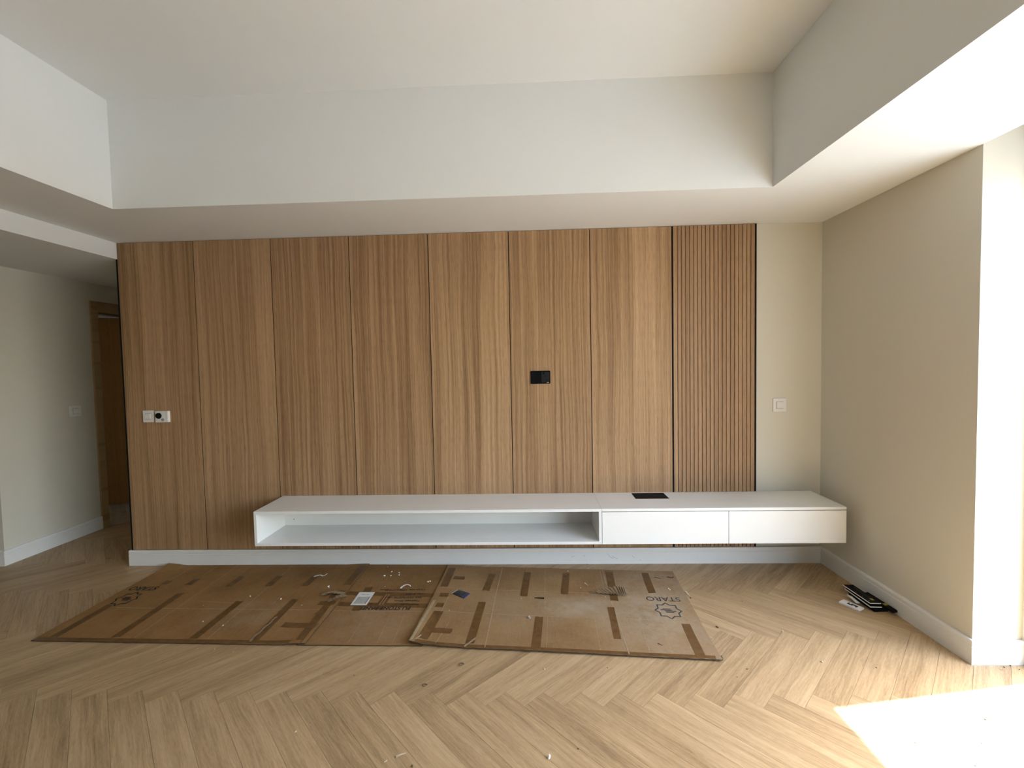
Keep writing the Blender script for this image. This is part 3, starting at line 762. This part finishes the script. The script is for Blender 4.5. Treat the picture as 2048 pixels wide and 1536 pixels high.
# crumpled tape tangle where the flaps meet
t = thing('torn_tape', 'crumpled torn strip of brown tape lifted off the carton seam', 'tape')
def tangle(name, pts, w, seed, mat):
    rr = random.Random(seed); V, Fs = [], []; n = 22
    for i in range(n + 1):
        u = i / n * (len(pts) - 1); k = min(int(u), len(pts) - 2); f = u - k
        a, b = Vector(pts[k]), Vector(pts[k + 1]); p = a.lerp(b, f); d = (b - a).normalized(); s = Vector((-d.y, d.x, 0.0)).normalized()
        ww = w * (0.6 + 0.6 * rr.random())
        for e in (-0.5, 0, 0.5):
            q_ = p + s * ww * e + Vector((0, 0, rr.uniform(0, 0.005)))
            V.append(q_)
    N = len(V); V += [v - Vector((0, 0, 0.0007)) for v in V]
    for i in range(n):
        for e in range(2):
            qd = (i * 3 + e, i * 3 + 3 + e, i * 3 + 4 + e, i * 3 + 1 + e); Fs.append(qd); Fs.append(tuple(a + N for a in qd[::-1]))
        for e in (0, 2): Fs.append((i * 3 + e, i * 3 + 3 + e, i * 3 + 3 + e + N, i * 3 + e + N))
    return mesh_obj(name, V, Fs, mat, t)
tangle('tape_strip', [(1.735, -0.500, 0.016), (1.79, -0.478, 0.024), (1.84, -0.492, 0.026), (1.885, -0.495, 0.020)], 0.034, 1, 'film')
tangle('tape_strip', [(1.815, -0.585, 0.016), (1.85, -0.56, 0.026), (1.885, -0.535, 0.026), (1.905, -0.510, 0.018)], 0.034, 2, 'film')
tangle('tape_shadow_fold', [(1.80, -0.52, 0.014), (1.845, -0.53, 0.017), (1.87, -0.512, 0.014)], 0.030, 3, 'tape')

def crumb_mesh(name, seed, mat, sx=1, sy=1, sz=.6):
    rr = random.Random(seed); bm = bmesh.new(); bmesh.ops.create_icosphere(bm, subdivisions=1, radius=1.0)
    for v in bm.verts:
        v.co *= rr.uniform(0.55, 1.15); v.co.x *= sx; v.co.y *= sy; v.co.z *= sz
    mn = min(v.co.z for v in bm.verts)
    for v in bm.verts: v.co.z -= mn
    bmesh.ops.recalc_face_normals(bm, faces=bm.faces)
    me = bpy.data.meshes.new(name); bm.to_mesh(me); bm.free(); me.materials.append(MT[mat]); return me
foam = [crumb_mesh('foam_crumb', s, 'foam', 1.0, 0.6, 0.5) for s in range(4)]
def top_z(x, y):
    if x > 2.52: return z_right(x, y) + TH
    if x > 1.89: return z_mid(x, y) + TH
    return z_left(x, y) + TH
rr = random.Random(5)
for i, (x, y, s) in enumerate([(2.068, -.221, 10), (2.100, -.152, 9), (2.113, -.219, 8), (2.160, -.172, 11), (2.171, -.208, 8), (2.045, -.071, 6), (2.403, -.314, 10), (2.415, -.300, 8),
        (2.12, -.376, 4), (1.726, -.374, 9), (1.735, -.390, 7), (1.661, -.617, 4), (1.257, -.508, 8), (1.482, -.542, 9), (3.391, -.157, 5), (4.034, -.413, 6), (4.036, -.432, 6), (2.619, -.690, 5),
        (3.059, -.540, 4), (1.02, -.62, 4), (1.15, -.80, 5), (1.30, -.84, 5), (3.455, -.402, 5), (3.60, -.52, 4)]):
    o = bpy.data.objects.new('foam_crumb', foam[i % 4]); link(o)
    o.location = (x, y, top_z(x, y) + 0.0012); o.scale = (s / 1000,) * 3; o.rotation_euler = (0, 0, rr.uniform(0, 6))
    if x > 2.52: tag(o, 'tiny white foam crumb lying on the paler right-hand carton', 'crumb', 'white crumbs on the right carton')
    elif x > 1.89 and y > -0.34: tag(o, 'white foam crumb in the cluster between the printed box text and the baseboard', 'crumb', 'white crumbs by the printed text')
    elif x > 1.89: tag(o, 'lone white foam speck just above the printed box text', 'crumb')
    else: tag(o, 'tiny white foam crumb lying on the dark left part of the carton', 'crumb', 'white crumbs on the left carton')
def shaving(label, pts, w, mat, cat='shaving'):
    V, Fs = [], []; n = len(pts)
    for i, p in enumerate(pts):
        p = Vector(p); d = (Vector(pts[min(i + 1, n - 1)]) - Vector(pts[max(i - 1, 0)])).normalized(); s = Vector((-d.y, d.x, 0)).normalized()
        ww = w * (0.35 + 0.65 * (1 - i / (n - 1)))
        V += [p - s * ww / 2, p + s * ww / 2, p + s * ww / 2 - Vector((0, 0, .0012)), p - s * ww / 2 - Vector((0, 0, .0012))]
    for i in range(n - 1):
        a = i * 4
        for k in range(4): Fs.append((a + k, a + (k + 1) % 4, a + 4 + (k + 1) % 4, a + 4 + k))
    Fs += [(0, 1, 2, 3), tuple(4 * (n - 1) + k for k in (3, 2, 1, 0))]
    return tag(mesh_obj('plastic_shaving', V, Fs, mat), label, cat)
zc = z_mid(2.25, -.38) + TH
shaving('curved white plastic shaving above the printed box text', [(2.236, -.401, zc + .004), (2.243, -.384, zc + .008), (2.255, -.368, zc + .010), (2.272, -.360, zc + .010), (2.290, -.363, zc + .006), (2.298, -.372, zc + .003)], 0.014, 'foam')
zc = z_left(1.6, -.21) + TH
shaving('crinkled white strip of film near the shelf side of the carton', [(1.550, -.225, zc + .003), (1.575, -.218, zc + .008), (1.594, -.214, zc + .010), (1.615, -.224, zc + .007), (1.628, -.222, zc + .009), (1.640, -.200, zc + .014)], 0.016, 'foam')
zc = z_right(3.17, -.53) + TH
shaving('thin black sliver lying across the middle of the right carton', [(3.206, -.535, zc + .004), (3.180, -.532, zc + .004), (3.160, -.529, zc + .003), (3.142, -.527, zc + .0025)], 0.016, 'black', 'sliver')
zc = z_right(3.49, -.35) + TH
shaving('short pale splinter with a dark tail beside the corrugated scrap', [(3.489, -.338, zc + .007), (3.498, -.356, zc + .006), (3.507, -.375, zc + .003)], 0.008, 'chip', 'splinter')
zc = z_right(4.0, -.27) + TH
shaving('thin dark splinter near the far right edge of the carton', [(3.985, -.250, zc + .003), (4.005, -.262, zc + .003), (4.025, -.270, zc + .002)], 0.007, 'chip_dark', 'splinter')
shaving('bent dark splinter at the far right corner of the carton', [(4.075, -.245, zc + .003), (4.095, -.262, zc + .003), (4.110, -.266, zc + .005), (4.118, -.240, zc + .008)], 0.009, 'chip_dark', 'splinter')
shaving('pale curled splinter poking off the right edge of the carton', [(4.126, -.440, .006), (4.134, -.455, .014), (4.136, -.478, .010), (4.142, -.490, .004)], 0.013, 'chip', 'splinter')
zc = z_right(3.8, -1.0) + TH
shaving('short dark splinter near the front of the right carton', [(3.795, -1.008, zc + .003), (3.806, -1.018, zc + .003), (3.815, -1.026, zc + .002)], 0.006, 'chip_dark', 'splinter')
t = thing('clear_button', 'small clear round plastic foot on the right carton', 'plastic foot', (3.109, -0.755, z_right(3.109, -.755) + TH + 0.001))
d_ = disc('dome', 0, 0, 0.011, 0.007, 0, 'clear', t); d_.rotation_euler = (math.radians(-90), 0, 0)
d_ = disc('cap', 0, 0, 0.0035, 0.0015, 0, 'foam', t); d_.rotation_euler = (math.radians(-90), 0, 0); d_.location = (0, 0, 0.0071)

# ------------------------------------------------------------------ crumbs on the floor
chips = [crumb_mesh('wood_chip', s, 'chip', 1.3, 0.6, 0.45) for s in (21, 22, 23)]
chipd = [crumb_mesh('wood_chip', s, 'chip_dark', 1.2, 0.7, 0.5) for s in (31, 32)]
for i, (x, y, s, dk) in enumerate([(2.133, -1.596, 6, 0), (2.557, -1.732, 6, 0), (2.177, -1.559, 4, 0), (3.183, -1.199, 7, 0), (4.517, -.882, 8, 0), (4.567, -1.139, 8, 0), (5.379, -1.186, 6, 0),
        (1.982, -1.226, 4, 0), (2.0, -1.25, 3, 0), (1.40, -1.05, 5, 0), (1.30, -1.045, 4, 0), (1.52, -1.075, 4, 0), (3.46, -1.20, 4, 0), (4.62, -1.62, 5, 0), (4.22, -.70, 4, 0)]):
    o = bpy.data.objects.new('wood_chip', chips[i % 3]); link(o); o.location = (x, y, 0.0002); o.scale = (s / 1000,) * 3; o.rotation_euler = (0, 0, rr.uniform(0, 6))
    if x > 5.2: tag(o, 'small pale chip on the floor below the bright wall corner', 'chip')
    elif x > 4: tag(o, 'small pale chip on the floor right of the cartons', 'chip', 'pale chips right of the cartons')
    elif y < -1.4: tag(o, 'small pale chip near the bottom edge of the floor', 'chip', 'pale chips near the bottom')
    elif x > 3: tag(o, 'small pale chip on the floor in front of the right carton', 'chip', 'pale chips in front of the right carton')
    else: tag(o, 'small pale chip on the floor along the front of the left carton', 'chip', 'pale chips in front of the left carton')
for i, (x, y, s) in enumerate([(2.246, -1.252, 4), (3.298, -1.665, 4), (3.495, -1.188, 4), (4.176, -.840, 8), (5.408, -1.173, 5), (5.45, -1.161, 5), (5.461, -1.189, 5), (4.141, -.518, 7),
        (4.446, -.557, 5), (4.174, -1.194, 5), (3.547, -.027, 7), (2.664, -1.75, 6), (4.10, -1.25, 4), (4.80, -1.18, 4), (4.87, -1.62, 4), (5.0, -1.5, 4), (4.75, -1.72, 4)]):
    o = bpy.data.objects.new('wood_chip', chipd[i % 2]); link(o); o.location = (x, y, 0.0002); o.scale = (s / 1000,) * 3; o.rotation_euler = (0, 0, rr.uniform(0, 6))
    if x > 5.2: tag(o, 'small dark chip on the floor below the bright wall corner', 'chip', 'dark chips by the wall corner')
    elif y > -0.1: tag(o, 'small dark chip on the floor against the white baseboard', 'chip')
    elif x > 4.6: tag(o, 'small dark speck on the floor around the sunlit patch', 'chip', 'dark specks by the sun patch')
    elif x > 4: tag(o, 'small dark chip on the floor beside the right edge of the carton', 'chip', 'dark chips right of the cartons')
    elif y < -1.5: tag(o, 'small dark chip near the bottom edge of the floor', 'chip', 'dark chips near the bottom')
    else: tag(o, 'small dark chip on the floor in front of the cartons', 'chip', 'dark chips in front of the cartons')
def ring_curl(label, x, y, r, mat):
    pts = [(x + r * math.cos(a), y + r * math.sin(a), 0.004 + 0.004 * k / 9) for k, a in enumerate([0.3 + 0.55 * k for k in range(10)])]
    o = shaving(label, pts, 0.006, mat, 'shaving'); o.name = 'wood_shaving'; return o
ring_curl('small curled brown shaving on the floor close to the carton front', 2.765, -1.173, 0.012, 'chip_dark')
ring_curl('small curled brown shaving on a pale floor plank further from the carton', 2.612, -1.323, 0.010, 'chip_dark')
cr = crumb_mesh('plaster_crumb', 44, 'foam', 0.8, 1.2, 0.9)
o = bpy.data.objects.new('plaster_crumb', cr); link(o); o.location = (3.182, -1.707, 0.0002); o.scale = (.009,) * 3
tag(o, 'bright white plaster crumb at the bottom centre of the floor', 'crumb')
o = shaving('pale elongated wood sliver at the bottom of the floor left of the white crumb', [(2.590, -1.712, .004), (2.605, -1.704, .005), (2.625, -1.694, .003)], 0.010, 'chip', 'splinter'); o.name = 'wood_splinter'

# ------------------------------------------------------------------ stack of sample boards by the right wall
def slab(name, label, cat, c, w, l, rz, z, th, tilt, top_mat, edge_mat='plastic'):
    """thin board: white core with a printed top face"""
    t = thing(name, label, cat, (c[0], c[1], z)); t.rotation_euler = (tilt[0], tilt[1], rz)
    box('board', (-w / 2, -l / 2, 0), (w / 2, l / 2, th), edge_mat, t, 0.0005)
    box('printed_face', (-w / 2 + 0.003, -l / 2 + 0.003, th), (w / 2 - 0.001, l / 2 - 0.002, th + 0.0012), top_mat, t)
    return t
R_ = math.radians
slab('sample_board', 'lowest board in the pile by the right baseboard, blackened as underside shade', 'board', (5.198, -0.580), 0.085, 0.200, R_(3), 0.0005, 0.014, (0, 0), 'black', 'black')  # black edges stand for the dark underside of the pile
slab('sample_board', 'second lowest board of the pile, blackened as shade under the white edges', 'board', (5.186, -0.574), 0.070, 0.200, R_(2), 0.0165, 0.009, (0, 0), 'black', 'black')  # edge blackened too, carries the painted underside shade upward
slab('sample_board', 'white-edged board just under the top board of the pile', 'board', (5.172, -0.572), 0.068, 0.215, R_(1), 0.0275, 0.005, (R_(1), R_(2)), 'black')
slab('sample_board', 'thin black filler standing for the shaded gap between the two white-edged boards', 'board', (5.178, -0.566), 0.060, 0.206, R_(2), 0.0365, 0.005, (R_(1), R_(2)), 'black', 'black')  # black layer put in as the dark gap between boards
t = slab('sample_board', 'topmost black board with yellow print and white edges in the pile', 'board', (5.172, -0.560), 0.068, 0.220, R_(3), 0.0455, 0.004, (R_(1.2), R_(2.5)), 'black')
box('yellow_print', (0.002, -0.078, 0.0052), (0.020, -0.058, 0.0060), 'yellow', t)
box('grey_print', (0.005, -0.05, 0.0052), (0.020, 0.075, 0.0056), 'dark_grey', t)
for k in range(3): box('white_dot', (-0.020, -0.085 + k * 0.05, 0.0052), (-0.0175, -0.0825 + k * 0.05, 0.0060), 'plastic', t)
t = slab('sample_board', 'black board with yellow print leaning on the right baseboard behind the pile', 'board', (5.246, -0.612), 0.030, 0.215, R_(3), 0.0170, 0.012, (0, R_(-6)), 'black', 'black')
box('yellow_print', (-0.008, -0.050, 0.0132), (0.011, -0.028, 0.0140), 'yellow', t)
t = thing('small_box', 'small flat white box with a dark printed mark in front of the boards', 'box', (5.074, -0.615, 0.0005)); t.rotation_euler = (0, 0, R_(28))
box('carton', (-0.027, -0.056, 0), (0.027, 0.056, 0.010), 'plastic', t, 0.0006)
for k, (a, b) in enumerate((((-0.012, -0.034), (0.013, -0.024)), ((-0.002, -0.026), (0.013, -0.006)), ((-0.012, -0.010), (0.013, 0.002)), ((-0.012, 0.000), (0.001, 0.014)), ((-0.012, 0.012), (0.013, 0.020)))):
    box('printed_mark', (a[0], a[1], 0.0099), (b[0], b[1], 0.0104 + 0.00005 * k), 'ink', t)
t = thing('paper_scrap', 'folded white paper scrap wedged between the white box and the boards', 'paper', (5.116, -0.555, 0.0005))
mesh_obj('folded_sheet', [(-0.012, -0.06, .018), (0.012, -0.06, .018), (0.018, 0.02, .019), (-0.008, 0.035, .028), (-0.012, -0.06, .0172), (0.012, -0.06, .0172), (0.018, 0.02, .0182), (-0.008, 0.035, .0272), (0.0, -0.02, 0.0)],
         [(0, 1, 2, 3), (7, 6, 5, 4), (0, 1, 5, 4), (1, 2, 6, 5), (2, 3, 7, 6), (3, 0, 4, 7)], 'paper', t)
